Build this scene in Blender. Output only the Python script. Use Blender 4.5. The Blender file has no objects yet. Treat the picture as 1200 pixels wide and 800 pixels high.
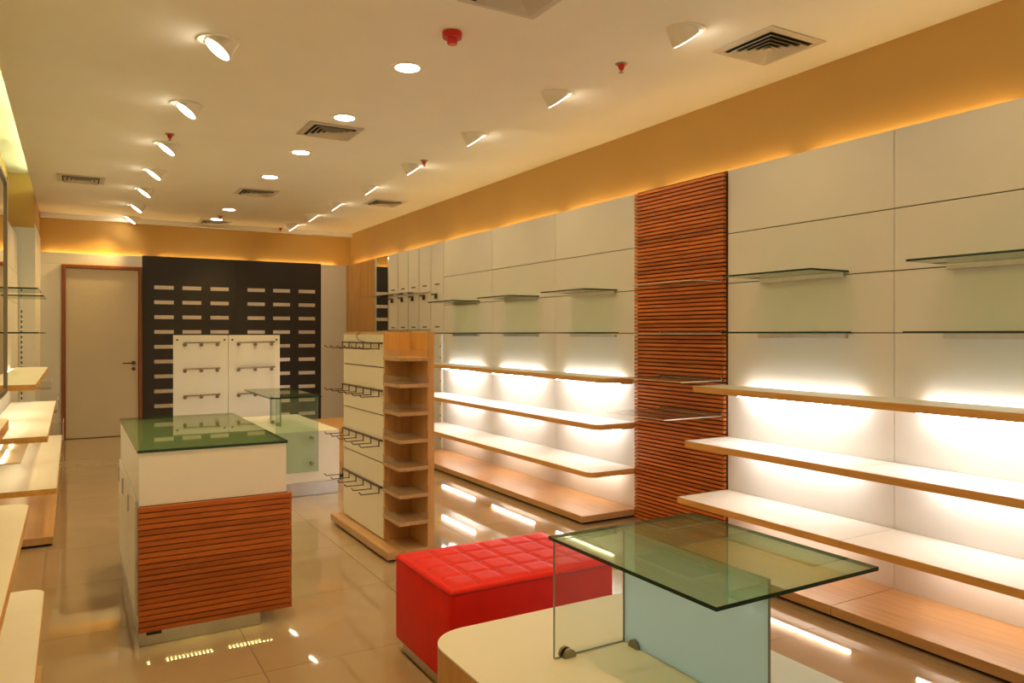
import bpy, bmesh, math, random
from mathutils import Vector, Matrix
random.seed(7)
R = math.radians
S = bpy.context.scene
C = S.collection

# ------------------------------------------------------------------ camera
EYE = 1.35
cam = bpy.data.cameras.new('camera')
cam.sensor_width = 36.0
cam.lens = 885.0 / 1200.0 * 36.0
cam.shift_y = -9.0 / 1200.0
cam.clip_start = 0.02
camo = bpy.data.objects.new('camera', cam)
camo.location = (0, 0, EYE)
camo.rotation_euler = (R(90), 0, R(-30.196))
C.objects.link(camo)
S.camera = camo

# ------------------------------------------------------------------ world, exposure
w = bpy.data.worlds.new('world'); S.world = w
w.use_nodes = True
w.node_tree.nodes['Background'].inputs[0].default_value = (1.0, 0.72, 0.36, 1)
w.node_tree.nodes['Background'].inputs[1].default_value = 0.5  # warm fill that enters through the opened front wall
S.view_settings.view_transform = 'Standard'
S.view_settings.look = 'None'
S.view_settings.gamma = 1.0
S.view_settings.use_curve_mapping = False
S.view_settings.exposure = 0.17

WARM = (1.0, 0.65, 0.20)          # halogen spots
TUBE = (0.90, 0.95, 1.0)          # shelf tubes
COVE = (1.0, 0.66, 0.24)          # cove tubes
LEFT_W, SPOT_W, DOWN_W = 62.0, 11.0, 60.0      # watts of the wall-washing and the centre spots
TUBE_E, COVE_E, SLOT_E, LEFT_E = 25.0, 19.0, 17.0, 9.0

# ------------------------------------------------------------------ materials
def nodes(name):
    m = bpy.data.materials.new(name); m.use_nodes = True
    return m, m.node_tree, m.node_tree.nodes['Principled BSDF']

def plain(name, col, rough=0.5, metal=0.0, spec=0.5, vary=0.03, scale=9.0, coat=0.0, bump=0.0, bscale=60):
    m, t, p = nodes(name)
    p.inputs['Roughness'].default_value = rough
    p.inputs['Metallic'].default_value = metal
    p.inputs['Specular IOR Level'].default_value = spec
    p.inputs['Coat Weight'].default_value = coat
    tc = t.nodes.new('ShaderNodeTexCoord')
    n = t.nodes.new('ShaderNodeTexNoise'); n.inputs['Scale'].default_value = scale; n.inputs['Detail'].default_value = 4
    t.links.new(tc.outputs['Object'], n.inputs['Vector'])
    r = t.nodes.new('ShaderNodeValToRGB')
    r.color_ramp.elements[0].position = 0.3; r.color_ramp.elements[1].position = 0.7
    r.color_ramp.elements[0].color = tuple(c * (1 - vary) for c in col) + (1,)
    r.color_ramp.elements[1].color = tuple(min(1, c * (1 + vary)) for c in col) + (1,)
    t.links.new(n.outputs['Fac'], r.inputs['Fac']); t.links.new(r.outputs['Color'], p.inputs['Base Color'])
    if bump:
        b = t.nodes.new('ShaderNodeBump'); b.inputs['Strength'].default_value = bump; b.inputs['Distance'].default_value = 0.002
        n2 = t.nodes.new('ShaderNodeTexNoise'); n2.inputs['Scale'].default_value = bscale
        t.links.new(tc.outputs['Object'], n2.inputs['Vector'])
        t.links.new(n2.outputs['Fac'], b.inputs['Height']); t.links.new(b.outputs['Normal'], p.inputs['Normal'])
    return m

def wood(name, dark, light, stretch=(14, 1.2, 14), rough=0.4, rand=0.0, knots=False):
    m, t, p = nodes(name)
    p.inputs['Roughness'].default_value = rough
    tc = t.nodes.new('ShaderNodeTexCoord'); mp = t.nodes.new('ShaderNodeMapping')
    mp.inputs['Scale'].default_value = stretch
    t.links.new(tc.outputs['Object'], mp.inputs['Vector'])
    n = t.nodes.new('ShaderNodeTexNoise'); n.inputs['Scale'].default_value = 3.0; n.inputs['Detail'].default_value = 6
    n.inputs['Distortion'].default_value = 0.6
    r = t.nodes.new('ShaderNodeValToRGB')
    r.color_ramp.elements[0].position = 0.32; r.color_ramp.elements[1].position = 0.68
    r.color_ramp.elements[0].color = dark + (1,); r.color_ramp.elements[1].color = light + (1,)
    t.links.new(n.outputs['Fac'], r.inputs['Fac'])
    last = r.outputs['Color']
    oi = t.nodes.new('ShaderNodeObjectInfo')
    if rand:
        add = t.nodes.new('ShaderNodeVectorMath'); add.operation = 'ADD'
        t.links.new(mp.outputs['Vector'], add.inputs[0])
        sc = t.nodes.new('ShaderNodeMath'); sc.operation = 'MULTIPLY'; sc.inputs[1].default_value = 57.0
        t.links.new(oi.outputs['Random'], sc.inputs[0]); t.links.new(sc.outputs[0], add.inputs[1])
        t.links.new(add.outputs['Vector'], n.inputs['Vector'])
        mr = t.nodes.new('ShaderNodeMapRange'); mr.inputs['To Min'].default_value = 1 - rand; mr.inputs['To Max'].default_value = 1 + rand
        t.links.new(oi.outputs['Random'], mr.inputs['Value'])
        hs = t.nodes.new('ShaderNodeHueSaturation')
        t.links.new(last, hs.inputs['Color']); t.links.new(mr.outputs[0], hs.inputs['Value'])
        last = hs.outputs['Color']
    else:
        t.links.new(mp.outputs['Vector'], n.inputs['Vector'])
    if knots:
        v = t.nodes.new('ShaderNodeTexVoronoi'); v.inputs['Scale'].default_value = 2.6
        t.links.new(tc.outputs['Object'], v.inputs['Vector'])
        k = t.nodes.new('ShaderNodeValToRGB')
        k.color_ramp.elements[0].position = 0.03; k.color_ramp.elements[0].color = (0.25, 0.14, 0.08, 1)
        k.color_ramp.elements[1].position = 0.16; k.color_ramp.elements[1].color = (1, 1, 1, 1)
        t.links.new(v.outputs['Distance'], k.inputs['Fac'])
        mx = t.nodes.new('ShaderNodeMix'); mx.data_type = 'RGBA'; mx.blend_type = 'MULTIPLY'; mx.inputs[0].default_value = 1
        t.links.new(last, mx.inputs[6]); t.links.new(k.outputs['Color'], mx.inputs[7]); last = mx.outputs[2]
    t.links.new(last, p.inputs['Base Color'])
    return m

def glass(name, tint, ior=1.5, haze=0.0, hcol=(0.6, 0.75, 0.68)):
    m = bpy.data.materials.new(name); m.use_nodes = True
    t = m.node_tree; t.nodes.clear()
    out = t.nodes.new('ShaderNodeOutputMaterial')
    tr = t.nodes.new('ShaderNodeBsdfTransparent'); tr.inputs[0].default_value = tint + (1,)
    gl = t.nodes.new('ShaderNodeBsdfGlossy'); gl.inputs['Roughness'].default_value = 0.02
    # Schlick reflectance, the same from both sides of the sheet
    lw = t.nodes.new('ShaderNodeLayerWeight'); lw.inputs['Blend'].default_value = 0.5
    pw = t.nodes.new('ShaderNodeMath'); pw.operation = 'POWER'; pw.inputs[1].default_value = 5.0
    f0 = ((ior - 1) / (ior + 1)) ** 2
    fr = t.nodes.new('ShaderNodeMath'); fr.operation = 'MULTIPLY_ADD'; fr.inputs[1].default_value = 1 - f0; fr.inputs[2].default_value = f0
    t.links.new(lw.outputs['Facing'], pw.inputs[0]); t.links.new(pw.outputs[0], fr.inputs[0])
    mx = t.nodes.new('ShaderNodeMixShader')
    src = tr.outputs[0]
    if haze:
        df = t.nodes.new('ShaderNodeBsdfDiffuse'); df.inputs[0].default_value = hcol + (1,)
        tl = t.nodes.new('ShaderNodeBsdfTranslucent'); tl.inputs[0].default_value = hcol + (1,)
        m1 = t.nodes.new('ShaderNodeMixShader'); m1.inputs[0].default_value = 0.55
        t.links.new(df.outputs[0], m1.inputs[1]); t.links.new(tl.outputs[0], m1.inputs[2])
        m2 = t.nodes.new('ShaderNodeMixShader'); m2.inputs[0].default_value = haze
        t.links.new(tr.outputs[0], m2.inputs[1]); t.links.new(m1.outputs[0], m2.inputs[2]); src = m2.outputs[0]
    t.links.new(fr.outputs[0], mx.inputs[0]); t.links.new(src, mx.inputs[1]); t.links.new(gl.outputs[0], mx.inputs[2])
    t.links.new(mx.outputs[0], out.inputs[0])
    return m

def emit(name, col, e):
    m = bpy.data.materials.new(name); m.use_nodes = True
    t = m.node_tree; t.nodes.clear()
    out = t.nodes.new('ShaderNodeOutputMaterial'); em = t.nodes.new('ShaderNodeEmission')
    em.inputs[0].default_value = col + (1,); em.inputs[1].default_value = e
    t.links.new(em.outputs[0], out.inputs[0])
    return m

def floor_mat():
    m, t, p = nodes('polished_tile')
    tc = t.nodes.new('ShaderNodeTexCoord'); oi = t.nodes.new('ShaderNodeObjectInfo')
    add = t.nodes.new('ShaderNodeVectorMath'); add.operation = 'ADD'
    sc = t.nodes.new('ShaderNodeMath'); sc.operation = 'MULTIPLY'; sc.inputs[1].default_value = 31.0
    t.links.new(oi.outputs['Random'], sc.inputs[0])
    t.links.new(tc.outputs['Object'], add.inputs[0]); t.links.new(sc.outputs[0], add.inputs[1])
    n = t.nodes.new('ShaderNodeTexNoise'); n.inputs['Scale'].default_value = 2.2; n.inputs['Detail'].default_value = 7; n.inputs['Distortion'].default_value = 0.8
    t.links.new(add.outputs[0], n.inputs['Vector'])
    r = t.nodes.new('ShaderNodeValToRGB')
    r.color_ramp.elements[0].position = 0.3; r.color_ramp.elements[0].color = (0.35, 0.26, 0.175, 1)
    r.color_ramp.elements[1].position = 0.72; r.color_ramp.elements[1].color = (0.40, 0.30, 0.205, 1)
    t.links.new(n.outputs['Fac'], r.inputs['Fac']); t.links.new(r.outputs['Color'], p.inputs['Base Color'])
    p.inputs['Roughness'].default_value = 0.035
    p.inputs['IOR'].default_value = 1.6
    return m

M = {}
M['paint'] = plain('ceiling_paint', (0.90, 0.86, 0.77), 0.85, vary=0.015, scale=3)
M['ochre'] = plain('ochre_wall_paint', (0.57, 0.345, 0.10), 0.8, vary=0.03, scale=2)
M['cream'] = plain('cream_laminate', (0.72, 0.705, 0.66), 0.45, vary=0.015, scale=4)
M['ivory'] = plain('ivory_laminate', (0.84, 0.80, 0.68), 0.4, vary=0.012)
M['white'] = plain('white_lacquer', (0.83, 0.82, 0.79), 0.35, vary=0.01)
M['shelf_top'] = plain('shelf_laminate', (0.80, 0.79, 0.76), 0.4, vary=0.02, scale=6)
M['door'] = plain('door_laminate', (0.60, 0.52, 0.39), 0.5, vary=0.015, scale=4)
M['maple'] = wood('maple', (0.46, 0.265, 0.115), (0.55, 0.335, 0.155), (16, 1.0, 16), 0.38)
M['maple_v'] = wood('maple_upright', (0.54, 0.285, 0.08), (0.64, 0.36, 0.12), (16, 16, 1.0), 0.38)
M['edge'] = wood('shelf_edge_wood', (0.62, 0.32, 0.085), (0.72, 0.41, 0.115), (16, 1.0, 16), 0.4)
M['slat'] = wood('red_brown_slat', (0.42, 0.10, 0.014), (0.58, 0.17, 0.026), (22, 1.4, 22), 0.42, rand=0.22)
M['slat_x'] = wood('red_brown_slat_x', (0.36, 0.085, 0.012), (0.48, 0.135, 0.022), (1.4, 22, 22), 0.42, rand=0.2)
M['slat_back'] = plain('slat_backing', (0.09, 0.028, 0.010), 0.7)
M['frame'] = wood('door_frame_wood', (0.20, 0.055, 0.015), (0.28, 0.085, 0.025), (20, 20, 1), 0.45)
M['knotty'] = wood('knotty_oak', (0.40, 0.20, 0.055), (0.56, 0.31, 0.10), (12, 12, 0.7), 0.45, knots=True)
M['dark'] = plain('charcoal_laminate', (0.022, 0.019, 0.018), 0.5, vary=0.1)
M['alu'] = plain('brushed_aluminium', (0.62, 0.60, 0.57), 0.32, metal=1.0, vary=0.04, scale=30)
M['steel'] = plain('brushed_steel_plinth', (0.55, 0.54, 0.52), 0.3, metal=0.9, vary=0.05, scale=20)
M['strip'] = plain('satin_label_strip', (0.70, 0.62, 0.52), 0.3, metal=0.75, vary=0.08, scale=14)
M['hook'] = plain('dark_steel_hook', (0.12, 0.09, 0.07), 0.3, metal=1.0)
M['bronze'] = plain('grey_bronze_clamp', (0.30, 0.26, 0.21), 0.3, metal=1.0)
M['black'] = plain('matte_black', (0.012, 0.011, 0.010), 0.7)
M['groove'] = plain('groove_shadow_strip', (0.10, 0.07, 0.045), 0.6)
M['mirror'] = plain('mirror_silver', (0.86, 0.86, 0.84), 0.015, metal=1.0, vary=0.0)
M['red'] = plain('red_leather', (0.70, 0.010, 0.004), 0.5, spec=0.3, vary=0.06, scale=14, bump=0.25, bscale=240)
M['redseam'] = plain('red_leather_seam', (0.30, 0.008, 0.005), 0.5)
M['redplastic'] = plain('red_plastic', (0.62, 0.02, 0.012), 0.35)
M['vent'] = plain('vent_enamel', (0.62, 0.55, 0.45), 0.5, vary=0.02)
M['ventdark'] = plain('vent_throat', (0.03, 0.025, 0.02), 0.9)
M['floor'] = floor_mat()
M['grout'] = plain('tile_grout', (0.28, 0.21, 0.15), 0.8)
M['glass_top'] = glass('green_glass', (0.79, 0.89, 0.75), 1.52, haze=0.15, hcol=(0.46, 0.68, 0.48))
M['glass_shelf'] = glass('green_shelf_glass', (0.88, 0.94, 0.82), 1.52, haze=0.26, hcol=(0.66, 0.88, 0.64))
M['glass_clear'] = glass('clear_glass', (0.93, 0.965, 0.94), 1.5)
M['glass_teal'] = glass('pale_green_glass', (0.86, 0.93, 0.88), 1.5, haze=0.10, hcol=(0.55, 0.68, 0.58))
M['glass_edge'] = plain('glass_edge', (0.008, 0.035, 0.028), 0.15)
M['glass_edge_lit'] = plain('glass_edge_grey', (0.22, 0.25, 0.22), 0.2)
M['acrylic'] = glass('clear_acrylic', (0.94, 0.93, 0.90), 1.42, haze=0.05, hcol=(0.8, 0.75, 0.65))
M['frost'] = glass('frosted_glass', (0.72, 0.82, 0.80), 1.45, haze=0.82, hcol=(0.70, 0.88, 0.95))
M['lens'] = emit('lamp_lens', (1.0, 0.90, 0.68), 22.0)
M['tube'] = emit('fluorescent_tube', TUBE, TUBE_E)
M['tube_gap'] = emit('gap_fluorescent_tube', TUBE, TUBE_E * 0.9)
M['tube_low'] = emit('dim_fluorescent_tube', (1.0, 0.9, 0.8), TUBE_E * 0.75)
M['tube_left'] = emit('yellowish_tube', (1.0, 0.93, 0.60), LEFT_E)
M['cove'] = emit('warm_cove_tube', COVE, COVE_E)
M['slot'] = emit('greenish_slot_tube', (0.80, 1.0, 0.55), SLOT_E)
M['led'] = emit('yellow_led', (1.0, 0.86, 0.28), 22.0)

# ------------------------------------------------------------------ mesh helpers
def bx(bm, x0, x1, y0, y1, z0, z1):
    v = [bm.verts.new((x, y, z)) for z in (z0, z1) for x, y in ((x0, y0), (x1, y0), (x1, y1), (x0, y1))]
    for f in ((3, 2, 1, 0), (4, 5, 6, 7), (0, 1, 5, 4), (1, 2, 6, 5), (2, 3, 7, 6), (3, 0, 4, 7)):
        bm.faces.new([v[i] for i in f])
    return v

def prism(bm, pts, z0, z1):
    a = [bm.verts.new((x, y, z0)) for x, y in pts]; b = [bm.verts.new((x, y, z1)) for x, y in pts]
    fs = [bm.faces.new(list(reversed(a))), bm.faces.new(b)]
    n = len(pts)
    for i in range(n):
        fs.append(bm.faces.new((a[i], a[(i + 1) % n], b[(i + 1) % n], b[i])))
    bmesh.ops.recalc_face_normals(bm, faces=fs)

def cyl(bm, p0, p1, r0, r1=None, n=12):
    p0, p1 = Vector(p0), Vector(p1); r1 = r0 if r1 is None else r1
    d = (p1 - p0).normalized()
    a = d.orthogonal().normalized(); b = d.cross(a)
    c0 = [bm.verts.new(p0 + (a * math.cos(2 * math.pi * i / n) + b * math.sin(2 * math.pi * i / n)) * r0) for i in range(n)]
    c1 = [bm.verts.new(p1 + (a * math.cos(2 * math.pi * i / n) + b * math.sin(2 * math.pi * i / n)) * r1) for i in range(n)]
    fs = [bm.faces.new(list(reversed(c0))), bm.faces.new(c1)]
    for i in range(n):
        fs.append(bm.faces.new((c0[i], c0[(i + 1) % n], c1[(i + 1) % n], c1[i])))
    bmesh.ops.recalc_face_normals(bm, faces=fs)

def ring(bm, c, ro, ri, z0, z1, n=28):
    cx, cy = c
    rows = []
    for r, z in ((ro, z1), (ro, z0), (ri, z0), (ri, z1)):
        rows.append([bm.verts.new((cx + r * math.cos(2 * math.pi * i / n), cy + r * math.sin(2 * math.pi * i / n), z)) for i in range(n)])
    fs = []
    for k in range(4):
        a, b = rows[k], rows[(k + 1) % 4]
        for i in range(n):
            fs.append(bm.faces.new((a[i], a[(i + 1) % n], b[(i + 1) % n], b[i])))
    bmesh.ops.recalc_face_normals(bm, faces=fs)

def wire(bm, pts, r, n=6):
    for a, b in zip(pts[:-1], pts[1:]):
        cyl(bm, a, b, r, n=n)

def wloc(o):
    v = Vector((0, 0, 0))
    while o is not None:
        v += o.location; o = o.parent
    return v

def mk(name, bm, mat, parent=None, loc=None, bevel=0.0, smooth=False, kind=None, mats=None, seg=2):
    base = Vector(loc) if loc is not None else Vector((0, 0, 0))
    shift = wloc(parent) + base
    if shift.length > 0:
        bmesh.ops.translate(bm, verts=bm.verts, vec=-shift)
    me = bpy.data.meshes.new(name); bm.to_mesh(me); bm.free()
    for m_ in (mats or [mat]):
        me.materials.append(M[m_])
    o = bpy.data.objects.new(name, me)
    o.location = base; o.parent = parent
    C.objects.link(o)
    if smooth:
        for p in me.polygons: p.use_smooth = True
    if bevel:
        b = o.modifiers.new('bevel', 'BEVEL'); b.width = bevel; b.segments = seg; b.limit_method = 'ANGLE'; b.angle_limit = R(50)
    if kind: o['kind'] = kind
    return o

def B(name, mat, parent, x0, x1, y0, y1, z0, z1, bevel=0.0, **k):
    bm = bmesh.new(); bx(bm, x0, x1, y0, y1, z0, z1)
    return mk(name, bm, mat, parent, bevel=bevel, **k)

def tag(o, label, cat, group=None):
    o['label'] = label; o['category'] = cat
    if group: o['group'] = group
    return o

def thing(name, label, cat, loc, group=None):
    o = bpy.data.objects.new(name, None); o.empty_display_size = 0.1
    o.location = loc; C.objects.link(o)
    return tag(o, label, cat, group)

CACHE = {}
def piece(name, mat, parent, x0, x1, y0, y1, z0, z1):
    """box piece sharing mesh data with every piece of the same size"""
    key = (mat, round(x1 - x0, 4), round(y1 - y0, 4), round(z1 - z0, 4))
    if key not in CACHE:
        bm = bmesh.new(); hx, hy, hz = (x1 - x0) / 2, (y1 - y0) / 2, (z1 - z0) / 2
        bx(bm, -hx, hx, -hy, hy, -hz, hz)
        me = bpy.data.meshes.new(name); bm.to_mesh(me); bm.free(); me.materials.append(M[mat])
        CACHE[key] = me
    o = bpy.data.objects.new(name, CACHE[key])
    o.location = Vector(((x0 + x1) / 2, (y0 + y1) / 2, (z0 + z1) / 2)) - wloc(parent)
    o.parent = parent; C.objects.link(o)
    return o

def plate(name, parent, pts, z0, z1, mat='glass_top', edge='glass_edge', loc=None):
    """horizontal glass plate: faces in glass, rim in the dark edge colour"""
    bm = bmesh.new(); prism(bm, pts, z0, z1); bm.normal_update()
    for f in bm.faces: f.material_index = 0 if abs(f.normal.z) > 0.9 else 1
    return mk(name, bm, None, parent, mats=[mat, edge], loc=loc)

def pane(name, parent, x0, x1, y0, y1, z0, z1, mat='glass_clear', edge='glass_edge_lit'):
    """upright glass panel: the two big faces in glass, the rim in the edge colour"""
    bm = bmesh.new(); bx(bm, x0, x1, y0, y1, z0, z1); bm.normal_update()
    ax = 0 if (x1 - x0) < (y1 - y0) else 1
    for f in bm.faces: f.material_index = 0 if abs(f.normal[ax]) > 0.9 else 1
    return mk(name, bm, None, parent, mats=[mat, edge])

def rect(x0, x1, y0, y1): return [(x0, y0), (x1, y0), (x1, y1), (x0, y1)]

def rrect(x0, x1, y0, y1, r, corners, n=6):
    """corners: set of 'll','lr','ur','ul' that are rounded (l/u = low/high y, l/r = low/high x)"""
    P = []
    for key, cx, cy, a0, px, py in (('ll', x0 + r, y0 + r, 180, x0, y0), ('lr', x1 - r, y0 + r, 270, x1, y0), ('ur', x1 - r, y1 - r, 0, x1, y1), ('ul', x0 + r, y1 - r, 90, x0, y1)):
        if key in corners:
            for i in range(n + 1):
                a = R(a0 + 90 * i / n); P.append((cx + r * math.cos(a), cy + r * math.sin(a)))
        else: P.append((px, py))
    return P

# ------------------------------------------------------------------ room dimensions
CZ = 2.88                 # ceiling
XR, XRW = 3.60, 3.69      # face of the right cladding, wall behind it
XL, XLW = -0.51, -0.60    # same on the left
YB, YBW = 11.20, 11.28    # same at the back
YF = -1.5                 # wall behind the camera
PT = 2.385                # top of the cladding
JY = 9.70                 # where the left wall jogs inwards
JX = -0.35

# ------------------------------------------------------------------ floor
fl = B('floor', 'grout', None, XLW, XRW, YF, YBW, -0.10, -0.006, kind='structure')
tw = 0.80; g = 0.0012
xs = [XLW] + [v for v in [-0.14 + tw * i for i in range(6)] if XLW < v < XRW] + [XRW]
ys = [YF] + [v for v in [-0.9 + tw * i for i in range(17)] if YF < v < YBW] + [YBW]
for i in range(len(xs) - 1):
    for j in range(len(ys) - 1):
        piece('tile', 'floor', fl, xs[i] + g, xs[i + 1] - g, ys[j] + g, ys[j + 1] - g, -0.006, 0.0)

# ------------------------------------------------------------------ ceiling with the light slot along the left wall
bm = bmesh.new(); bx(bm, -0.36, XRW, YF, YBW, CZ, CZ + 0.03)
bx(bm, XLW, -0.12, YF, JY, 3.08, 3.11); bx(bm, -0.12, -0.10, YF, JY, CZ + 0.03, 3.08)
ceil = mk('ceiling', bm, 'paint', kind='structure')
for k in range(9):
    y = -1.2 + 1.2 * k
    bm = bmesh.new(); cyl(bm, (-0.22, y, CZ + 0.06), (-0.22, y + 1.02, CZ + 0.06), 0.013, n=8)
    mk('slot_tube', bm, 'slot', ceil)

# ------------------------------------------------------------------ right wall
wr = B('wall_right', 'ochre', None, XRW, XRW + 0.1, YF, YBW + 0.1, 0, CZ + 0.03, kind='structure')
COLS_B = [-1.03, 0.09, 1.21, 2.334, 3.458]
COLS_A = [4.340, 5.440, 6.574, 7.709]
ROWS = [0.0, 1.355, 1.670, 1.985, PT]
pg = 0.003
B('panel_backing', 'groove', wr, XR + 0.014, XR + 0.018, YF, 7.709, 0.02, PT - 0.02)
for cols in (COLS_B, COLS_A):
    for y0, y1 in zip(cols[:-1], cols[1:]):
        for z0, z1 in zip(ROWS[:-1], ROWS[1:]):
            piece('wall_panel', 'cream', wr, XR, XR + 0.013, y0 + pg * .6, y1 - pg * .6, z0 + pg * (z0 > 0), z1 - pg * (z1 < PT))
NARROW = [7.709, 8.060, 8.410, 8.750, 9.090, 9.430]
B('panel_backing', 'groove', wr, XR + 0.014, XR + 0.018, 7.709, 9.43, 0.02, PT - 0.02)
for y0, y1 in zip(NARROW[:-1], NARROW[1:]):
    piece('wall_panel', 'cream', wr, XR, XR + 0.013, y0 + 0.008, y1 - 0.008, 0.0, PT)
B('oak_panel', 'knotty', wr, XR, XR + 0.02, 9.905, 10.55, 0, PT)
B('oak_panel', 'knotty', wr, XR, XR + 0.02, 10.553, YB, 0, PT)
for y0, y1 in ((YF + .1, 0.4), (0.55, 1.65), (1.80, 2.90), (3.05, 4.15), (4.28, 5.4), (5.52, 6.6), (6.75, 7.85), (8.0, 9.1), (9.3, 10.3), (10.4, 11.1)):
    bm = bmesh.new(); cyl(bm, (XR + 0.066, y0, PT - 0.022), (XR + 0.066, y1, PT - 0.022), 0.008, n=8)
    mk('cove_tube', bm, 'cove', wr)

# mirror between oak and narrow panels
mr = thing('wall_mirror', 'tall narrow mirror strip on the wall beside the knotty oak panels', 'mirror', (XR, 9.667, 0))
B('mirror_glass', 'mirror', mr, XR - 0.004, XR, 9.437, 9.885, 0.02, PT)
B('edge_strip', 'frost', mr, XR - 0.012, XR + 0.012, 9.886, 9.900, 0.02, PT)

# ------------------------------------------------------------------ back wall
wb = B('wall_back', 'ochre', None, XLW, XRW, YBW, YBW + 0.1, 0, CZ + 0.03, kind='structure')
B('wall_panel', 'cream', wb, JX, 0.803, YB, YB + 0.018, 2.245, PT)
B('wall_panel', 'cream', wb, JX, -0.125, YB, YB + 0.018, 0, 2.242)
B('wall_panel', 'cream', wb, 3.213, XR - 0.002, YB, YB + 0.018, 0, PT)
for x0, x1 in ((-0.3, 0.85), (1.0, 2.15), (2.3, 3.45)):
    bm = bmesh.new(); cyl(bm, (x0, YB + 0.058, PT - 0.018), (x1, YB + 0.058, PT - 0.018), 0.008, n=8)
    mk('cove_tube', bm, 'cove', wb)
tr = B('trim_1', 'white', None, JX, XRW - 0.002, YB - 0.02, YBW - .002, CZ - 0.055, CZ - .001, kind='structure')

# dark display panels with satin strips
SX = (0.95, 1.30, 1.66), (2.155, 2.512, 2.88)
for q, (x0, x1, lab) in enumerate(((0.804, 2.0045, 'charcoal display panel with rows of satin strips, next to the door'),
                                    (2.0055, 3.2125, 'charcoal display panel with rows of satin strips, next to the pale back wall panel'))):
    d = thing('dark_wall_panel', lab, 'wall panel', ((x0 + x1) / 2, YB, 0))
    B('board', 'dark', d, x0, x1, YB, YB + 0.02, 0, PT + .01)
    for r_ in range(10):
        z = 1.975 - 0.2 * r_
        for x in SX[q]:
            piece('label_strip', 'strip', d, x, x + 0.24, YB - 0.006, YB, z - 0.025, z + 0.025)

# door
dr = thing('door_1', 'plain cream door with a reddish wood frame', 'door', (0.333, YB, 0)); del dr['category']; dr['kind'] = 'structure'
B('door_frame', 'frame', dr, -0.122, -0.080, YB - 0.03, YB + 0.05, 0, 2.235, 0.003)
B('door_frame', 'frame', dr, 0.760, 0.802, YB - 0.03, YB + 0.05, 0, 2.235, 0.003)
B('door_frame', 'frame', dr, -0.080, 0.760, YB - 0.03, YB + 0.05, 2.193, 2.235, 0.003)
leaf = B('door_leaf', 'door', dr, -0.077, 0.757, YB, YB + 0.04, 0.008, 2.190, 0.002)
bm = bmesh.new(); cyl(bm, (0.70, YB - 0.05, 0.965), (0.70, YB, 0.965), 0.010); cyl(bm, (0.71, YB - 0.045, 0.965), (0.57, YB - 0.045, 0.962), 0.009)
cyl(bm, (0.70, YB - 0.008, 0.965), (0.70, YB, 0.965), 0.027); mk('door_handle', bm, 'hook', leaf)
bm = bmesh.new(); cyl(bm, (0.70, YB - 0.010, 0.885), (0.70, YB, 0.885), 0.024); mk('lock_rosette', bm, 'hook', leaf)

# ------------------------------------------------------------------ left wall with its jog
bm = bmesh.new(); bx(bm, XLW - 0.1, XLW, YF, YBW + .1, 0, 3.11)
wl = mk('wall_left', bm, 'ochre', kind='structure')
B('jog_wall', 'ochre', wl, XLW, JX - 0.012, JY + 0.014, YBW - .001, 2.50, 3.11)
B('jog_core', 'cream', wl, XLW, JX - 0.012, JY + 0.014, YBW - .001, 0, 2.50)
B('wall_panel', 'cream', wl, XLW, JX, JY, JY + 0.012, 0, 2.50)
B('wall_panel', 'cream', wl, JX - 0.01, JX, JY + 0.013, YB - .002, 0, 2.55)
for y0, y1 in zip([-1.03, 0.09, 1.21, 2.334, 3.458, 4.553, 5.65, 6.66, 7.67, 8.68], [0.09, 1.21, 2.334, 3.458, 4.553, 5.65, 6.66, 7.67, 8.68, 9.697]):
    for z0, z1 in zip(ROWS[:-1], ROWS[1:]):
        piece('wall_panel', 'cream', wl, XL - 0.013, XL, y0 + pg / 2, y1 - pg / 2, z0 + pg * (z0 > 0), z1 - pg * (z1 < PT))
# slotted standards on the jog panel
for x in (-0.475,):
    st = B('shelf_standard', 'white', wl, x - 0.012, x + 0.012, JY - 0.008, JY, 0.3, 1.75)
    for k in range(22):
        piece('slot_mark', 'groove', st, x - 0.007, x + 0.007, JY - 0.0095, JY - 0.008, 0.42 + 0.055 * k, 0.45 + 0.055 * k)
# unseen front wall, opened to let in fill light: two piers, a header
bm = bmesh.new(); bx(bm, XLW, -0.1, YF - 0.1, YF, 0, CZ + .2); bx(bm, 3.2, XRW, YF - 0.1, YF, 0, CZ + .2); bx(bm, -0.1, 3.2, YF - 0.1, YF, 2.5, CZ + .2)
wf = mk('wall_front', bm, 'cream', kind='structure')

# ------------------------------------------------------------------ slatted wood panel on the right wall
sp = thing('slat_panel', 'tall panel of red-brown horizontal wood slats between the two lit shelf bays', 'slat panel', (XR, 3.9, 0))
B('backing_board', 'slat_back', sp, XR - 0.008, XR + 0.012, 3.464, 4.334, 0.0, PT)
pitch = 0.0273
for k in range(87):
    z = 0.006 + pitch * k
    piece('slat', 'slat', sp, XR - 0.030, XR - 0.008, 3.466, 4.345, z, z + 0.0185)

# ------------------------------------------------------------------ lit shelves
def tube(parent, x, yc, z, L=0.76, mat='tube'):
    bm = bmesh.new(); cyl(bm, (x, yc - L / 2, z), (x, yc + L / 2, z), 0.011, n=10)
    mk('tube_light', bm, mat, parent)

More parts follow.
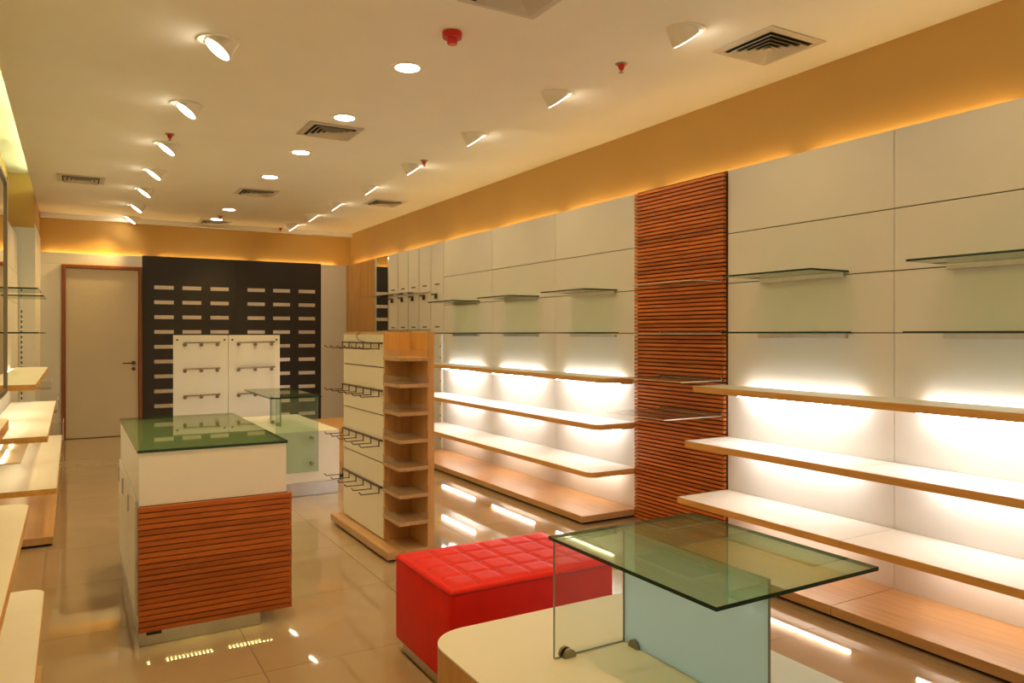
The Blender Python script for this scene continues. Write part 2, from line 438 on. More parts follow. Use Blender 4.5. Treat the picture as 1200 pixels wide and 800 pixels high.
def shelf(label, xf, xb, y0, y1, zt, rnd, centres, top, group, gap, side=1, th=0.038, tmat='tube', joints=(), brackets=True):
    """side=1: wall on the +x side. xf front edge, xb wall face"""
    ym = (y0 + y1) / 2
    root = thing('wall_shelf', label, 'shelf', ((xf + xb) / 2, ym, zt - th), group)
    xbk = xb - side * (0.045 if gap else 0.003)
    lo, hi = min(xf, xbk), max(xf, xbk)
    seams = [y0] + list(joints) + [y1]
    for a, b in zip(seams[:-1], seams[1:]):
        cs = {c for c in rnd if (c[0] == 'l' and a == y0) or (c[0] == 'u' and b == y1)}
        a_, b_ = a + (0.0012 if a != y0 else 0), b - (0.0012 if b != y1 else 0)
        bm = bmesh.new(); prism(bm, rrect(lo, hi, a_, b_, 0.06, cs), zt - th, zt - 0.002)
        brd = mk('board', bm, 'edge', root)
        bm = bmesh.new(); prism(bm, rrect(lo + .001, hi - .001, a_ + .001, b_ - .001, 0.06, cs), zt - 0.002, zt)
        mk('top_sheet', bm, top, brd)
    if gap and brackets:
        n = max(2, int((y1 - y0) / 1.1) + 1)
        for i in range(n):
            y = y0 + 0.05 + (y1 - y0 - 0.1) * i / (n - 1)
            B('bracket', 'alu', root, min(xbk, xb), max(xbk, xb), y - 0.012, y + 0.012, zt - th, zt - 0.008)
    if 'll' in rnd:
        B('end_clip', 'bronze', root, xb - 0.10, xb - 0.002, y0 + 0.05, y0 + 0.075, zt - th - 0.014, zt - th - .0005)
    for c in centres:
        if gap: tube(root, xb - side * 0.022, c, zt - 0.034, mat='tube_gap' if tmat == 'tube' else tmat)
        tube(root, xb - side * 0.100, c, zt - th - 0.016, mat=tmat)
    return root

TOPS = (1.03, 0.698, 0.362)
FR = (3.30, 3.232, 3.172)
NM = ('top', 'middle', 'lowest')
CB = [(a + b) / 2 for a, b in zip(COLS_B[2:-1], COLS_B[3:])] + [0.65]
CA = [(a + b) / 2 for a, b in zip(COLS_A[:-1], COLS_A[1:])]
for k in range(3):
    shelf('%s long wood-edged shelf on the lit wall bay between slat panel and front of shop' % NM[k], FR[k], XR, -0.2, 3.458, TOPS[k], set(), CB, 'shelf_top', 'wood-edged wall shelves', k == 0, tmat='tube' if k < 2 else 'tube_low', joints=(0.09, 1.21, 2.334))
    shelf('%s long wood-edged shelf on the lit wall bay between slat panel and narrow panels' % NM[k], FR[k], XR, 4.350, 7.709, TOPS[k], {'ll'}, CA, 'shelf_top', 'wood-edged wall shelves', k == 0, tmat='tube' if k < 2 else 'tube_low')

def plinth(label, lo, hi, y0, y1, joints=()):
    root = thing('base_plinth', label, 'plinth', ((lo + hi) / 2, (y0 + y1) / 2, 0), 'low wood plinths under the shelves')
    B('shadow_gap_strip', 'black', root, lo + 0.03, hi - 0.01, y0 + 0.02, y1 - 0.02, 0, 0.016)  # black strip stands in for the shadow gap under the deck
    s = [y0] + list(joints) + [y1]
    for a, b in zip(s[:-1], s[1:]):
        B('deck', 'maple', root, lo, hi, a + 0.001, b - 0.001, 0.016, 0.062, 0.003)
plinth('low maple plinth on the floor under the lit shelves nearest the front of the shop', 3.105, XR - .002, -0.2, 3.458, (0.09, 1.21, 2.334))
plinth('low maple plinth on the floor between the slat panel and narrow wall panels', 3.105, XR - .002, 4.350, 7.709)

# white slotted upright at the far end of the lit bay
up = thing('slotted_upright', 'thin white slotted upright at the far end of the lit shelf bay', 'upright', (XR - 0.012, 7.74, 0))
B('rail', 'white', up, XR - 0.024, XR - .001, 7.725, 7.765, 0.06, 1.34)
for k in range(9):
    piece('slot_mark', 'groove', up, XR - 0.0255, XR - 0.024, 7.738, 7.752, 0.16 + 0.13 * k, 0.185 + 0.13 * k)

# ------------------------------------------------------------------ glass wall shelves
def glass_shelf(label, xw, xf, yc, w, z, group, side=1):
    root = thing('glass_shelf', label, 'glass shelf', (xw, yc, z - 0.012), group)
    lo, hi = min(xf, xw - side * 0.002), max(xf, xw - side * 0.002)
    plate('glass_plate', root, rect(lo, hi, yc - w / 2, yc + w / 2), z - 0.010, z, 'glass_shelf')
    a, b = sorted((xw - side * 0.002, xw - side * 0.024))
    B('support_rail', 'alu', root, a, b, yc - w / 2 + .02, yc + w / 2 - .02, z - 0.036, z - 0.0105, 0.002)
    return root
spots_ = [('slat panel, on its near side', 2.896), ('front of the shop', 1.772), (None, 0.65)]
for i, yc in enumerate([2.896, 1.772]):
    where = ('next to the slat panel in the two-shelf-wide bay', 'next to the front of the shop in the lit bay')[i]
    glass_shelf('upper green glass wall shelf ' + where, XR, 3.29, yc, 0.61, 1.690, 'green glass wall shelves')
    glass_shelf('lower green glass wall shelf ' + where, XR, 3.29, yc, 0.64, 1.362, 'green glass wall shelves')
for i, yc in enumerate(CA):
    where = ('beside the slat panel in the three-wide bay', 'in the middle of the three-wide bay', 'beside the narrow panels in the three-wide bay')[i]
    glass_shelf('upper green glass wall shelf ' + where, XR, 3.29, yc, 0.61, 1.690, 'green glass wall shelves')
    glass_shelf('lower green glass wall shelf ' + where, XR, 3.29, yc, 0.64, 1.362, 'green glass wall shelves')

# clear shelves hung in the slat panel
def acrylic_shelf(label, x0, x1, y0, y1, z, lip, group, back):
    root = thing('acrylic_shelf', label, 'acrylic shelf', ((x0 + x1) / 2, (y0 + y1) / 2, z - 0.006), group)
    plate('sheet', root, rect(x0, x1, y0, y1), z - 0.006, z, 'acrylic', 'strip')
    bx0, bx1 = (x1 - .006, x1) if back > 0 else (x0, x0 + .006)
    pane('back_flange', root, bx0, bx1, y0, y1, z, z + lip, 'acrylic', 'strip')
    return root
for z, xf, nm in ((1.686, 3.31, 'topmost'), (1.352, 3.10, 'second'), (1.055, 3.22, 'third'), (0.830, 3.09, 'lowest')):
    acrylic_shelf('%s clear acrylic shelf hung in the wood slat panel' % nm, xf, XR - 0.032, 3.48, 4.06, z, 0.014, 'acrylic shelves on the slat panel', 1)

# narrow panels: clear shelf, hooks and slots
acrylic_shelf('clear acrylic shelf across the narrow wall panels above the hooks', 3.30, XR - 0.004, 8.06, 9.60, 1.83, 0.014, 'acrylic shelves on the narrow panels', 1)
acrylic_shelf('clear acrylic shelf across the narrow wall panels below the hooks', 3.30, XR - 0.004, 8.06, 9.60, 1.39, 0.014, 'acrylic shelves on the narrow panels', 1)
ordn = ('first', 'second', 'third', 'fourth', 'fifth', 'sixth', 'seventh', 'eighth', 'ninth', 'tenth')
for i, (y0, y1) in enumerate(zip(NARROW[:-1], NARROW[1:])):
    yc = (y0 + y1) / 2
    h = thing('panel_hook', 'small dark T-shaped hook on the %s narrow panel counted from the mirror' % ordn[4 - i], 'hook', (XR, yc, 1.72), 'hooks on the narrow panels')
    B('bar', 'hook', h, XR - 0.045, XR - 0.033, yc - 0.07, yc + 0.07, 1.792, 1.808)
    B('stem', 'hook', h, XR - 0.033, XR - 0.0005, yc - 0.007, yc + 0.007, 1.75, 1.80)
    for z in (1.915, 1.43):
        piece('panel_slot', 'groove', wr, XR - 0.002, XR, yc - 0.06, yc + 0.06, z - 0.008, z + 0.008)

# ------------------------------------------------------------------ left shelving
LT = (1.03, 0.698, 0.362); LF = (-0.207, -0.143, -0.093)
for k in range(3):
    shelf('%s wood-edged shelf on the unlit left wall bay next to the camera side' % NM[k], LF[k], XL, -1.2, 3.458, LT[k], {'ur'}, [], 'shelf_top', 'wood-edged left wall shelves', False, side=-1)
    shelf('%s wood-edged shelf with yellowish light on left wall bay near the door' % NM[k], LF[k] + .005, XL, 5.65, 8.6, LT[k], set(), [6.25, 7.3, 8.2], 'shelf_top', 'wood-edged left wall shelves', k == 0, side=-1, tmat='tube_left')
plinth('low maple plinth on the floor under the unlit left shelves', XL + .002, -0.10, -1.2, 3.458)
plinth('low maple plinth on the floor under the left shelves near the door', XL + .002, -0.105, 5.62, 8.6)
for i, yc in enumerate((6.30, 7.45)):
    where = ('beside the framed mirror', 'near the door')[i]
    glass_shelf('upper green glass shelf on the left wall ' + where, XL, -0.20, yc, 0.62, 1.66, 'green glass shelves on the left wall', -1)
    glass_shelf('lower green glass shelf on the left wall ' + where, XL, -0.20, yc, 0.62, 1.362, 'green glass shelves on the left wall', -1)

# framed mirror cabinet on the left wall
mc = thing('mirror_cabinet', 'framed mirror cabinet standing out from the left wall above a clear shelf', 'mirror', (-0.42, 4.75, 1.0))
B('cabinet_body', 'white', mc, XL, -0.350, 4.10, 5.40, 1.0, 2.26)
B('mirror_glass', 'mirror', mc, -0.350, -0.344, 4.12, 5.38, 1.02, 2.24)
for a in ((4.10, 4.125, 1.0, 2.26), (5.375, 5.40, 1.0, 2.26), (4.125, 5.375, 1.0, 1.025), (4.125, 5.375, 2.235, 2.26)):
    B('frame_bar', 'bronze', mc, -0.350, -0.334, *a)
acrylic_shelf('clear acrylic shelf on the left wall under the framed mirror', XL + .002, -0.215, 4.3, 5.05, 0.735, 0.06, 'acrylic shelves on the left wall', -1)
for i, (z0, z1, xo, y0, y1) in enumerate(((0.72, 0.82, -0.20, 9.9, 10.35), (0.44, 0.60, -0.14, 10.0, 10.5), (0.13, 0.33, -0.09, 10.1, 10.6))):
    t_ = thing('acrylic_tray', '%s milky acrylic tray on the wall beside the door' % ('uppermost', 'middle', 'lowest')[i], 'tray', ((JX + xo) / 2, (y0 + y1) / 2, z0), 'acrylic trays beside the door')
    plate('tray_floor', t_, rect(JX + .001, xo, y0, y1), z0, z0 + 0.008, 'acrylic', 'strip')
    pane('tray_front', t_, xo - 0.006, xo, y0, y1, z0 + .008, z1, 'acrylic', 'white')
    pane('tray_end', t_, JX + .001, xo - .006, y0, y0 + 0.006, z0 + .008, z1, 'acrylic', 'white')

# ------------------------------------------------------------------ counter
X0, X1, Y0, Y1 = 0.246, 0.868, 3.60, 5.02
ct = thing('display_counter', 'white counter with green glass top and red-brown slatted front', 'counter', ((X0 + X1) / 2, (Y0 + Y1) / 2, 0))
B('steel_plinth', 'steel', ct, X0 + .002, 0.755, Y0 + 0.02, Y1 - 0.06, 0.0, 0.085, 0.003)
B('body', 'white', ct, X0, X1, Y0, Y1, 0.085, 0.600, 0.002)
wx0, wx1, wy0, wy1 = 0.47, 0.83, 4.36, 4.90
bm = bmesh.new()
bx(bm, X0, X1, Y0, wy0, 0.6005, 0.836); bx(bm, X0, X1, wy1, Y1, 0.6005, 0.836)
bx(bm, X0, wx0, wy0, wy1, 0.6005, 0.836); bx(bm, wx1, X1, wy0, wy1, 0.6005, 0.836)
mk('top_box', bm, 'white', ct)
plate('glass_top', ct, rect(X0 - .006, X1 + .006, Y0 - .006, Y1 + .006), 0.838, 0.850)
# doors on the aisle side
for a, b in ((3.66, 4.10), (4.12, 4.56), (4.58, 4.96)):
    dd = B('side_door', 'white', ct, X0 - 0.012, X0 - .001, a, b, 0.12, 0.62, 0.002)
    B('door_pull', 'alu', dd, X0 - 0.02, X0 - 0.012, b - 0.05, b - 0.035, 0.5, 0.58)
n_s = 22; pz = (0.612 - 0.075) / n_s
for k in range(n_s):
    z = 0.075 + pz * k
    piece('front_slat', 'slat_x', ct, X0 - 0.004, X1 + 0.018, Y0 - 0.030, Y0 - 0.008, z, z + pz - 0.0045)
B('slat_backing', 'slat_back', ct, X0, X1 + 0.004, Y0 - 0.008, Y0 - .0005, 0.075, 0.61)
B('cable_hole', 'black', ct, X0 + 0.03, X0 + 0.09, Y0 + .0165, Y0 + 0.0195, 0.045, 0.062)
bm = bmesh.new(); bx(bm, X0 + 0.02, X1, Y0 + 0.002, Y0 + 0.014, 0.079, 0.0845); ls = mk('led_strip', bm, 'white', ct)
bm = bmesh.new()
for k in range(12): cyl(bm, (0.36 + 0.0165 * k, Y0 + .008, 0.074), (0.36 + 0.0165 * k, Y0 + .008, 0.0788), 0.0035, n=6)
for k in range(12): cyl(bm, (0.62 + 0.0165 * k, Y0 + .008, 0.074), (0.62 + 0.0165 * k, Y0 + .008, 0.0788), 0.0035, n=6)
cyl(bm, (0.285, Y0 + .008, 0.074), (0.285, Y0 + .008, 0.0788), 0.0035, n=6)
o = mk('led_beads', bm, 'led', ls); o['kind'] = 'stuff'

# ------------------------------------------------------------------ low cabinet with glass riser behind the counter
lc = thing('low_cabinet', 'low white display cabinet on a steel plinth behind the counter', 'cabinet', (1.5, 7.0, 0))
B('steel_plinth', 'steel', lc, 1.03, 1.955, 6.305, 7.66, 0.0, 0.112, 0.003)
B('body', 'white', lc, 1.02, 1.965, 6.30, 7.70, 0.112, 0.537, 0.004)
gr = thing('glass_riser', 'small green glass riser standing on the low white cabinet', 'glass stand', (1.55, 6.8, 0.537))
plate('top_plate', gr, rect(1.375, 1.79, 6.22, 7.30), 0.823, 0.835)
pane('front_panel', gr, 1.43, 1.776, 6.272, 6.284, 0.205, 0.822, 'glass_teal', 'glass_edge_lit')
pane('back_post', gr, 1.565, 1.577, 6.72, 7.10, 0.539, 0.822, 'glass_teal', 'glass_edge_lit')
for z in (0.272, 0.483):
    bm = bmesh.new(); cyl(bm, (1.725, 6.262, z), (1.725, 6.2995, z), 0.014, n=14); mk('bolt', bm, 'bronze', gr)
for y in (6.82, 7.02):
    bm = bmesh.new(); bx(bm, 1.553, 1.589, y - 0.02, y + 0.02, 0.5375, 0.565); mk('clamp', bm, 'bronze', gr, bevel=.006)

wbx = thing('wood_block', 'low wooden display block beside the low white cabinet', 'display block', (2.4, 7.4, 0))
B('block_body', 'knotty', wbx, 2.03, 2.75, 6.95, 7.85, 0.03, 0.462, 0.004)
B('shadow_gap_strip', 'black', wbx, 2.05, 2.73, 6.97, 7.83, 0, 0.03)

# ------------------------------------------------------------------ free-standing hook board
hb = thing('hook_board', 'two white boards with steel bars standing behind the counter', 'display board', (1.355, 8.03, 0))
B('core', 'cream', hb, 0.86, 1.85, 8.013, 8.05, 0.06, 1.325)
B('base', 'maple', hb, 0.80, 1.91, 7.80, 8.26, 0.0, 0.06, 0.004)
for x0, x1, bars in ((0.846, 1.352, (0.93, 1.27)), (1.357, 1.863, (1.43, 1.80))):
    pnl = B('board', 'white', hb, x0, x1, 8.0, 8.0125, 0.0605, 1.337, 0.002)
    for sx in (x0 + 0.035, x1 - 0.035):
        bm = bmesh.new(); cyl(bm, (sx, 7.992, 1.29), (sx, 8.0, 1.29), 0.010, n=10); mk('screw', bm, 'hook', pnl)
    for z in (1.262, 1.005, 0.745):
        bm = bmesh.new(); b0, b1 = bars
        cyl(bm, (b0, 7.94, z), (b1, 7.94, z + 0.006), 0.008, n=8)
        for f in (0.06, 0.5, 0.94):
            x = b0 + (b1 - b0) * f
            cyl(bm, (x, 7.94, z), (x, 7.9995, z - 0.018), 0.010, n=8); cyl(bm, (x, 7.99, z - 0.018), (x, 7.9995, z - 0.018), 0.019, n=12)
        mk('bar', bm, 'bronze', pnl)

# ------------------------------------------------------------------ gondola
GX0, GX1 = 1.682, 1.900
gd = thing('gondola', 'free-standing maple display unit with hook rails and small end shelves', 'display unit', (1.75, 4.75, 0))
B('shadow_gap_strip', 'black', gd, 1.63, 1.88, 4.24, 5.30, 0, 0.016)
B('base', 'maple', gd, 1.600, GX1, 4.205, 5.335, 0.016, 0.062, 0.003)
B('side_panel', 'maple_v', gd, 1.857, GX1, 4.205, 5.30, 0.0625, 1.362, 0.002)
B('niche_back', 'maple_v', gd, GX0, 1.8565, 4.470, 4.488, 0.0625, 1.362)
B('core', 'maple_v', gd, GX0 + 0.014, 1.8565, 4.4885, 5.29, 0.0625, 1.345)
B('groove_backing', 'groove', gd, GX0 + 0.010, GX0 + 0.0135, 4.49, 5.287, 0.0625, 1.34)
zz = [0.0625, 0.539, 0.838, 1.138, 1.350]
for a, b in zip(zz[:-1], zz[1:]):
    B('face_board', 'ivory', gd, GX0 - .002, GX0 + 0.0095, 4.489, 5.287, a + 0.004, b - 0.004, 0.001)
B('top_cap', 'maple', gd, GX0 + .01, 1.8565, 4.4885, 5.29, 1.3505, 1.362)
for z in (1.187, 1.028, 0.860, 0.697, 0.532, 0.370, 0.208):
    s_ = B('end_shelf', 'maple', gd, 1.670, 1.8565, 4.190, 4.4695, z, z + 0.022, 0.001)
    pane('acrylic_lip', s_, 1.674, 1.8565, 4.192, 4.196, z + .0222, z + 0.068, 'acrylic', 'acrylic')
    pane('acrylic_lip', s_, 1.670, 1.674, 4.192, 4.4695, z + .0222, z + 0.068, 'acrylic', 'acrylic')
for r_, z in enumerate((1.290, 0.992, 0.680, 0.386)):
    rl = B('hook_rail', 'hook', gd, GX0 - 0.018, GX0 - .0025, 4.495, 5.283, z - 0.004, z + 0.006)
    for k in range(6):
        y = 4.52 + 0.148 * k
        bm = bmesh.new()
        bx(bm, GX0 - 0.022, GX0 - 0.017, y - 0.004, y + 0.004, z - 0.040, z + 0.004)
        wire(bm, [(GX0 - 0.02, y, z - 0.035), (GX0 - 0.135, y, z - 0.035), (GX0 - 0.150, y, z - 0.018)], 0.0035, 6)
        mk('prong', bm, 'hook', rl)
bm = bmesh.new(); wire(bm, [(GX0 - 0.02, 4.75, 1.292), (GX0 - 0.03, 4.88, 1.310), (GX0 - .015, 4.97, 1.335), (GX0 + 0.02, 5.0, 1.364)], 0.003, 6)
mk('loose_wire', bm, 'hook', gd)

# ------------------------------------------------------------------ red ottoman
ox0, ox1, oy0, oy1 = 1.190, 1.938, 2.490, 3.040
OT, OB = 0.415, 0.052      # top of the body, underside of the leather
ot = thing('ottoman', 'long red leather ottoman with a quilted top on a steel base', 'ottoman', ((ox0 + ox1) / 2, (oy0 + oy1) / 2, 0))
B('foot_pad', 'black', ot, ox0 + 0.03, ox1 - 0.04, oy0 + 0.04, oy1 - 0.04, 0, 0.004)
B('steel_base', 'steel', ot, ox0 + 0.02, ox1 - 0.03, oy0 + 0.03, oy1 - 0.03, 0.004, OB, 0.003)
# body with rounded edges
bm = bmesh.new(); bx(bm, ox0, ox1, oy0, oy1, OB, OT - .004)
bmesh.ops.bevel(bm, geom=[e for e in bm.edges], offset=0.018, segments=4, profile=0.5, affect='EDGES')
bd = mk('cushion_body', bm, 'red', ot, smooth=True)
# quilted top: a grid with pillowed squares
nx, ny, sub = 6, 4, 10
bm = bmesh.new(); W, D = ox1 - ox0 - 0.03, oy1 - oy0 - 0.03
gv = []
for i in range(nx * sub + 1):
    row = []
    for j in range(ny * sub + 1):
        u, v = i / (nx * sub), j / (ny * sub)
        a = abs(math.sin(math.pi * nx * u)); b = abs(math.sin(math.pi * ny * v))
        seam = min(1, a * 2.6) ** .5 * min(1, b * 2.6) ** .5
        edge = min(1, min(u, 1 - u) * 22, min(v, 1 - v) * 16)
        row.append(bm.verts.new((ox0 + .015 + W * u, oy0 + .015 + D * v, OT - 0.0055 + edge * (0.002 + 0.0055 * seam))))
    gv.append(row)
for i in range(nx * sub):
    for j in range(ny * sub):
        bm.faces.new((gv[i][j], gv[i + 1][j], gv[i + 1][j + 1], gv[i][j + 1]))
mk('quilted_top', bm, 'red', ot, smooth=True)
bm = bmesh.new()
for i in range(1, nx): bx(bm, ox0 + .015 + W * i / nx - .0012, ox0 + .015 + W * i / nx + .0012, oy0 + .03, oy1 - .03, OT - 0.006, OT - 0.0028)
for j in range(1, ny): bx(bm, ox0 + .03, ox1 - .03, oy0 + .015 + D * j / ny - .0012, oy0 + .015 + D * j / ny + .0012, OT - 0.006, OT - 0.0029)
mk('top_seams', bm, 'redseam', ot)
bm = bmesh.new(); wire(bm, [(ox0 + .006, oy0 - .0005, OT - .018), (ox1 - .006, oy0 - .0005, OT - .018)], 0.002); wire(bm, [(ox0 - .0005, oy0 + .006, OT - .018), (ox0 - .0005, oy1 - .006, OT - .018)], 0.002)
mk('side_seam', bm, 'redseam', ot)

# ------------------------------------------------------------------ front display table
tx0, tx1, ty0, ty1 = 0.957, 1.815, -0.10, 2.195
dt = thing('display_table', 'low white-topped display table with rounded maple sides', 'table', ((tx0 + tx1) / 2, (ty0 + ty1) / 2, 0))
bm = bmesh.new(); prism(bm, rrect(tx0 + .03, tx1 - .03, ty0 + .03, ty1 - .03, 0.10, {'ll', 'lr', 'ul', 'ur'}), 0, 0.05); mk('kick_base', bm, 'black', dt)
bm = bmesh.new(); prism(bm, rrect(tx0, tx1, ty0, ty1, 0.13, {'ll', 'lr', 'ul', 'ur'}, 10), 0.05, 0.395); mk('maple_sides', bm, 'maple_v', dt, smooth=False)
bm = bmesh.new(); prism(bm, rrect(tx0, tx1, ty0, ty1, 0.13, {'ll', 'lr', 'ul', 'ur'}, 10), 0.395, 0.400); mk('table_top', bm, 'cream', dt)

rs = thing('glass_stand', 'large green glass riser with a frosted panel on the white display table', 'glass stand', (1.48, 1.55, 0.40))
plate('top_plate', rs, rect(1.207, 1.775, 1.193, 1.862), 0.747, 0.757)
pane('clear_panel', rs, 1.216, 1.474, 1.840, 1.850, 0.4015, 0.7465, 'glass_clear', 'glass_edge_lit')
pane('frosted_panel', rs, 1.475, 1.485, 1.286, 1.850, 0.4015, 0.7465, 'frost', 'glass_edge_lit')
def half_disc(cx, cy, z, r, axis, t0, t1):
    bm = bmesh.new(); n = 14
    pts = [(r * math.cos(math.pi * i / n), r * 1.15 * math.sin(math.pi * i / n)) for i in range(n + 1)]
    a, b = [], []
    for p, q in pts:
        if axis == 'y': a.append(bm.verts.new((cx + p, t0, z + q))); b.append(bm.verts.new((cx + p, t1, z + q)))
        else: a.append(bm.verts.new((t0, cy + p, z + q))); b.append(bm.verts.new((t1, cy + p, z + q)))
    fs = [bm.faces.new(a), bm.faces.new(list(reversed(b)))]
    for i in range(len(a)):
        k = (i + 1) % len(a); fs.append(bm.faces.new((a[i], b[i], b[k], a[k])))
    bmesh.ops.recalc_face_normals(bm, faces=fs)
    return bm
mk('half_round_clamp', half_disc(1.262, 0, 0.4005, 0.021, 'y', 1.828, 1.8395), 'bronze', rs)
mk('half_round_clamp', half_disc(1.262, 0, 0.4005, 0.021, 'y', 1.8505, 1.862), 'bronze', rs)
mk('half_round_clamp', half_disc(0, 1.790, 0.4005, 0.021, 'x', 1.463, 1.4745), 'bronze', rs)
mk('half_round_clamp', half_disc(0, 1.790, 0.4005, 0.021, 'x', 1.4855, 1.497), 'bronze', rs)

# ------------------------------------------------------------------ ceiling fittings
def lamp(root, loc, d, watts, size, blend):
    l = bpy.data.lights.new('spot', 'SPOT'); l.energy = watts; l.color = WARM; l.spot_size = R(size); l.spot_blend = blend; l.shadow_soft_size = 0.03
    o = bpy.data.objects.new('spot_light', l); C.objects.link(o)
    o.parent = root; o.location = Vector(loc) - wloc(root)
    o.rotation_euler = Vector(d).to_track_quat('-Z', 'Y').to_euler()

LR = 0.068
def gimbal(x, y, side, label, group, tilt=36, watts=SPOT_W, cone=85):
    """side -1: lens faces the left wall, +1 the right wall"""
    root = thing('ceiling_spotlight', label, 'ceiling light', (x, y, CZ), group)
    bm = bmesh.new(); ring(bm, (x, y), 0.098, 0.080, CZ - 0.006, CZ - .0002); mk('mounting_ring', bm, 'paint', root, smooth=False)
    n = Vector((side * math.sin(R(tilt)), 0, -math.cos(R(tilt))))
    c = Vector((x, y, CZ)) + Vector((0, 0, -1)) * (LR * math.sin(R(tilt)) + 0.008)
    bm = bmesh.new(); cyl(bm, c - n * 0.12, c - n * 0.0005, LR * 0.86, LR + 0.005, n=28)
    bmesh.ops.bisect_plane(bm, geom=bm.verts[:] + bm.edges[:] + bm.faces[:], plane_co=(0, 0, CZ - 0.0005), plane_no=(0, 0, 1), clear_outer=True)
    mk('lamp_housing', bm, 'paint', root)
    bm = bmesh.new(); cyl(bm, c, c + n * 0.002, LR, n=28); mk('lamp_lens', bm, 'lens', root)
    lamp(root, c + n * 0.012, n, watts, cone, 1.0)

def downlight(x, y, label, group):
    root = thing('downlight', label, 'ceiling light', (x, y, CZ), group)
    bm = bmesh.new(); ring(bm, (x, y), 0.098, 0.070, CZ - 0.006, CZ - .0002); mk('trim_ring', bm, 'paint', root)
    bm = bmesh.new(); cyl(bm, (x, y, CZ - 0.007), (x, y, CZ - 0.0002), 0.069, n=28); mk('lamp_lens', bm, 'lens', root)
    lamp(root, (x, y, CZ - 0.02), (0, 0, -1), DOWN_W, 95, 1.0)

k_ = (CZ - EYE) / (2.86 - EYE)
Ls = [v * k_ for v in (4.125, 5.369, 6.566, 7.677, 8.724, 9.862, 10.90)]
Cs = [v * k_ for v in (3.996, 5.142, 6.307, 7.445, 9.643, 10.55)]
Rs = [v * k_ for v in (2.811, 3.962, 5.097, 6.286, 7.414, 8.567, 9.539, 10.537)]
for i, y in enumerate(reversed(Ls)):
    gimbal(0.645 * k_, y, -1, 'tilted round spotlight aimed at the left wall, %s from the back wall' % ordn[i], 'spotlights along the left wall', watts=LEFT_W, cone=80)
for i, y in enumerate(reversed(Cs)):
    downlight(1.64 * k_, y, 'flush round downlight in the middle row of the ceiling, %s from the back wall' % ordn[i], 'downlights in the middle row')
for i, y in enumerate(reversed(Rs)):
    gimbal(2.637 * k_, y, 1, 'tilted round spotlight aimed at the right wall, %s from the back wall' % ordn[i], 'spotlights along the right wall', tilt=38)
# unseen spotlights added over the viewer's head to light the front
for i, y in enumerate((1.68, 0.52)):
    gimbal(2.67, y, 1, 'added unseen spotlight aimed at the right wall, %s from the front wall' % ordn[1 - i], 'added front spotlights on the right', tilt=38)
for i, y in enumerate((2.95, 1.75)):  # added wide lamps, tipped nearly straight down to brighten ottoman and counter
    gimbal(0.65, y, -1, 'added unseen spotlight pointing nearly straight down on the left, %s from the front wall' % ordn[1 - i], 'added front spotlights on the left', watts=66, cone=165, tilt=8)

def vent(x, y, label):
    root = thing('air_vent', label, 'vent', (x, y, CZ), 'square ceiling vents')
    h = 0.205
    B('throat', 'ventdark', root, x - h + .02, x + h - .02, y - h + .02, y + h - .02, CZ - 0.0015, CZ - .0003)
    def frame(r0, r1, z0, z1, name):
        bm = bmesh.new()
        o_ = [(-r0, -r0), (r0, -r0), (r0, r0), (-r0, r0)]; i_ = [(-r1, -r1), (r1, -r1), (r1, r1), (-r1, r1)]
        vo = [bm.verts.new((x + a, y + b, z0)) for a, b in o_]; vi = [bm.verts.new((x + a, y + b, z1)) for a, b in i_]
        wo = [bm.verts.new((x + a, y + b, z0 + .002)) for a, b in o_]; wi = [bm.verts.new((x + a, y + b, z1 + .002)) for a, b in i_]
        fs = []
        for k in range(4):
            m = (k + 1) % 4
            fs += [bm.faces.new((vo[k], vi[k], vi[m], vo[m])), bm.faces.new((wo[k], wo[m], wi[m], wi[k])), bm.faces.new((vo[k], vo[m], wo[m], wo[k])), bm.faces.new((vi[k], wi[k], wi[m], vi[m]))]
        bmesh.ops.recalc_face_normals(bm, faces=fs)
        mk(name, bm, 'vent', root)
    frame(h, h - 0.045, CZ - 0.005, CZ - 0.009, 'rim')
    for r in (0.148, 0.112, 0.078, 0.046):
        frame(r, r - 0.026, CZ - 0.0225, CZ - 0.0045, 'louvre')
    B('centre_plate', 'vent', root, x - .018, x + .018, y - .018, y + .018, CZ - 0.02, CZ - 0.016)
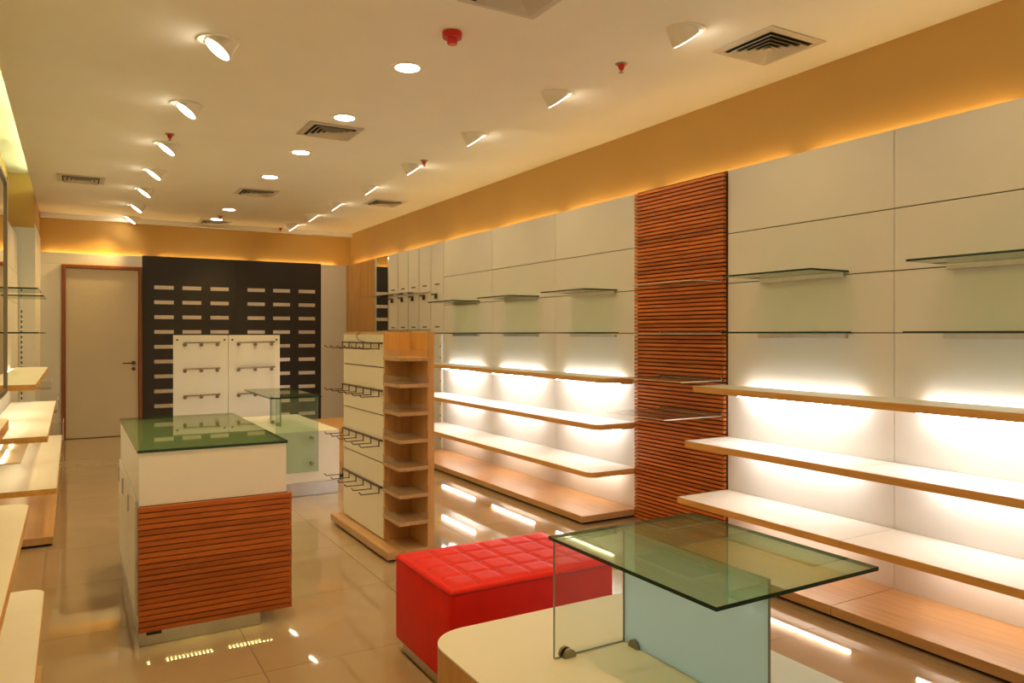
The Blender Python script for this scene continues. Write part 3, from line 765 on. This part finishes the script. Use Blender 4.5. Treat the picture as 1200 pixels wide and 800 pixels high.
for x, y, lab in ((3.200, 2.790, 'square ceiling vent close to the right wall above the two-wide shelf bay'), (1.73, 2.915, 'square ceiling vent beside the red smoke detector'),
                  (1.680, 5.620, 'square ceiling vent in the middle row over the hook rails'), (0.072, 8.60, 'square ceiling vent close to the left wall'),
                  (1.715, 8.45, 'square ceiling vent in the middle row over the hook boards'), (3.15, 8.37, 'square ceiling vent close to the right wall over the narrow panels'),
                  (1.68, 11.01, 'square ceiling vent next to the back wall')):
    vent(x, y, lab)

sd = thing('smoke_detector', 'red smoke detector on the ceiling beside a square vent', 'smoke detector', (1.667, 3.468, CZ))
bm = bmesh.new(); cyl(bm, (1.667, 3.468, CZ - 0.032), (1.667, 3.468, CZ - .0002), 0.048, 0.052, n=28); mk('base', bm, 'redplastic', sd, bevel=0.004)
bm = bmesh.new(); cyl(bm, (1.667, 3.468, CZ - 0.062), (1.667, 3.468, CZ - 0.0325), 0.024, 0.031, n=24); mk('sensor_head', bm, 'redplastic', sd, bevel=0.004)

def sprinkler(x, y, label):
    root = thing('sprinkler', label, 'sprinkler', (x, y, CZ), 'red ceiling sprinklers')
    bm = bmesh.new(); cyl(bm, (x, y, CZ - 0.006), (x, y, CZ - .0002), 0.030, 0.036, n=20); mk('escutcheon', bm, 'bronze', root)
    bm = bmesh.new(); cyl(bm, (x, y, CZ - 0.035), (x, y, CZ - 0.0065), 0.012, 0.022, n=14); mk('head', bm, 'redplastic', root)
    bm = bmesh.new(); cyl(bm, (x, y, CZ - 0.048), (x, y, CZ - 0.0355), 0.005, 0.005, n=8); cyl(bm, (x, y, CZ - 0.051), (x, y, CZ - 0.048), 0.014, n=12); mk('deflector', bm, 'bronze', root)
for x, y, lab in ((2.691, 3.391, 'red ceiling sprinkler in the right row nearest the slat panel'), (0.644, 6.32, 'red ceiling sprinkler among the left spotlights, second from the back wall'),
                  (2.684, 6.155, 'red ceiling sprinkler in the right row over the three-wide bay'), (0.665, 8.99, 'red ceiling sprinkler among the left spotlights, nearest the back wall'),
                  (1.658, 10.387, 'red ceiling sprinkler in the middle row near the back wall'), (2.60, 11.12, 'red ceiling sprinkler right beside the back wall trim')):
    sprinkler(x, y, lab)
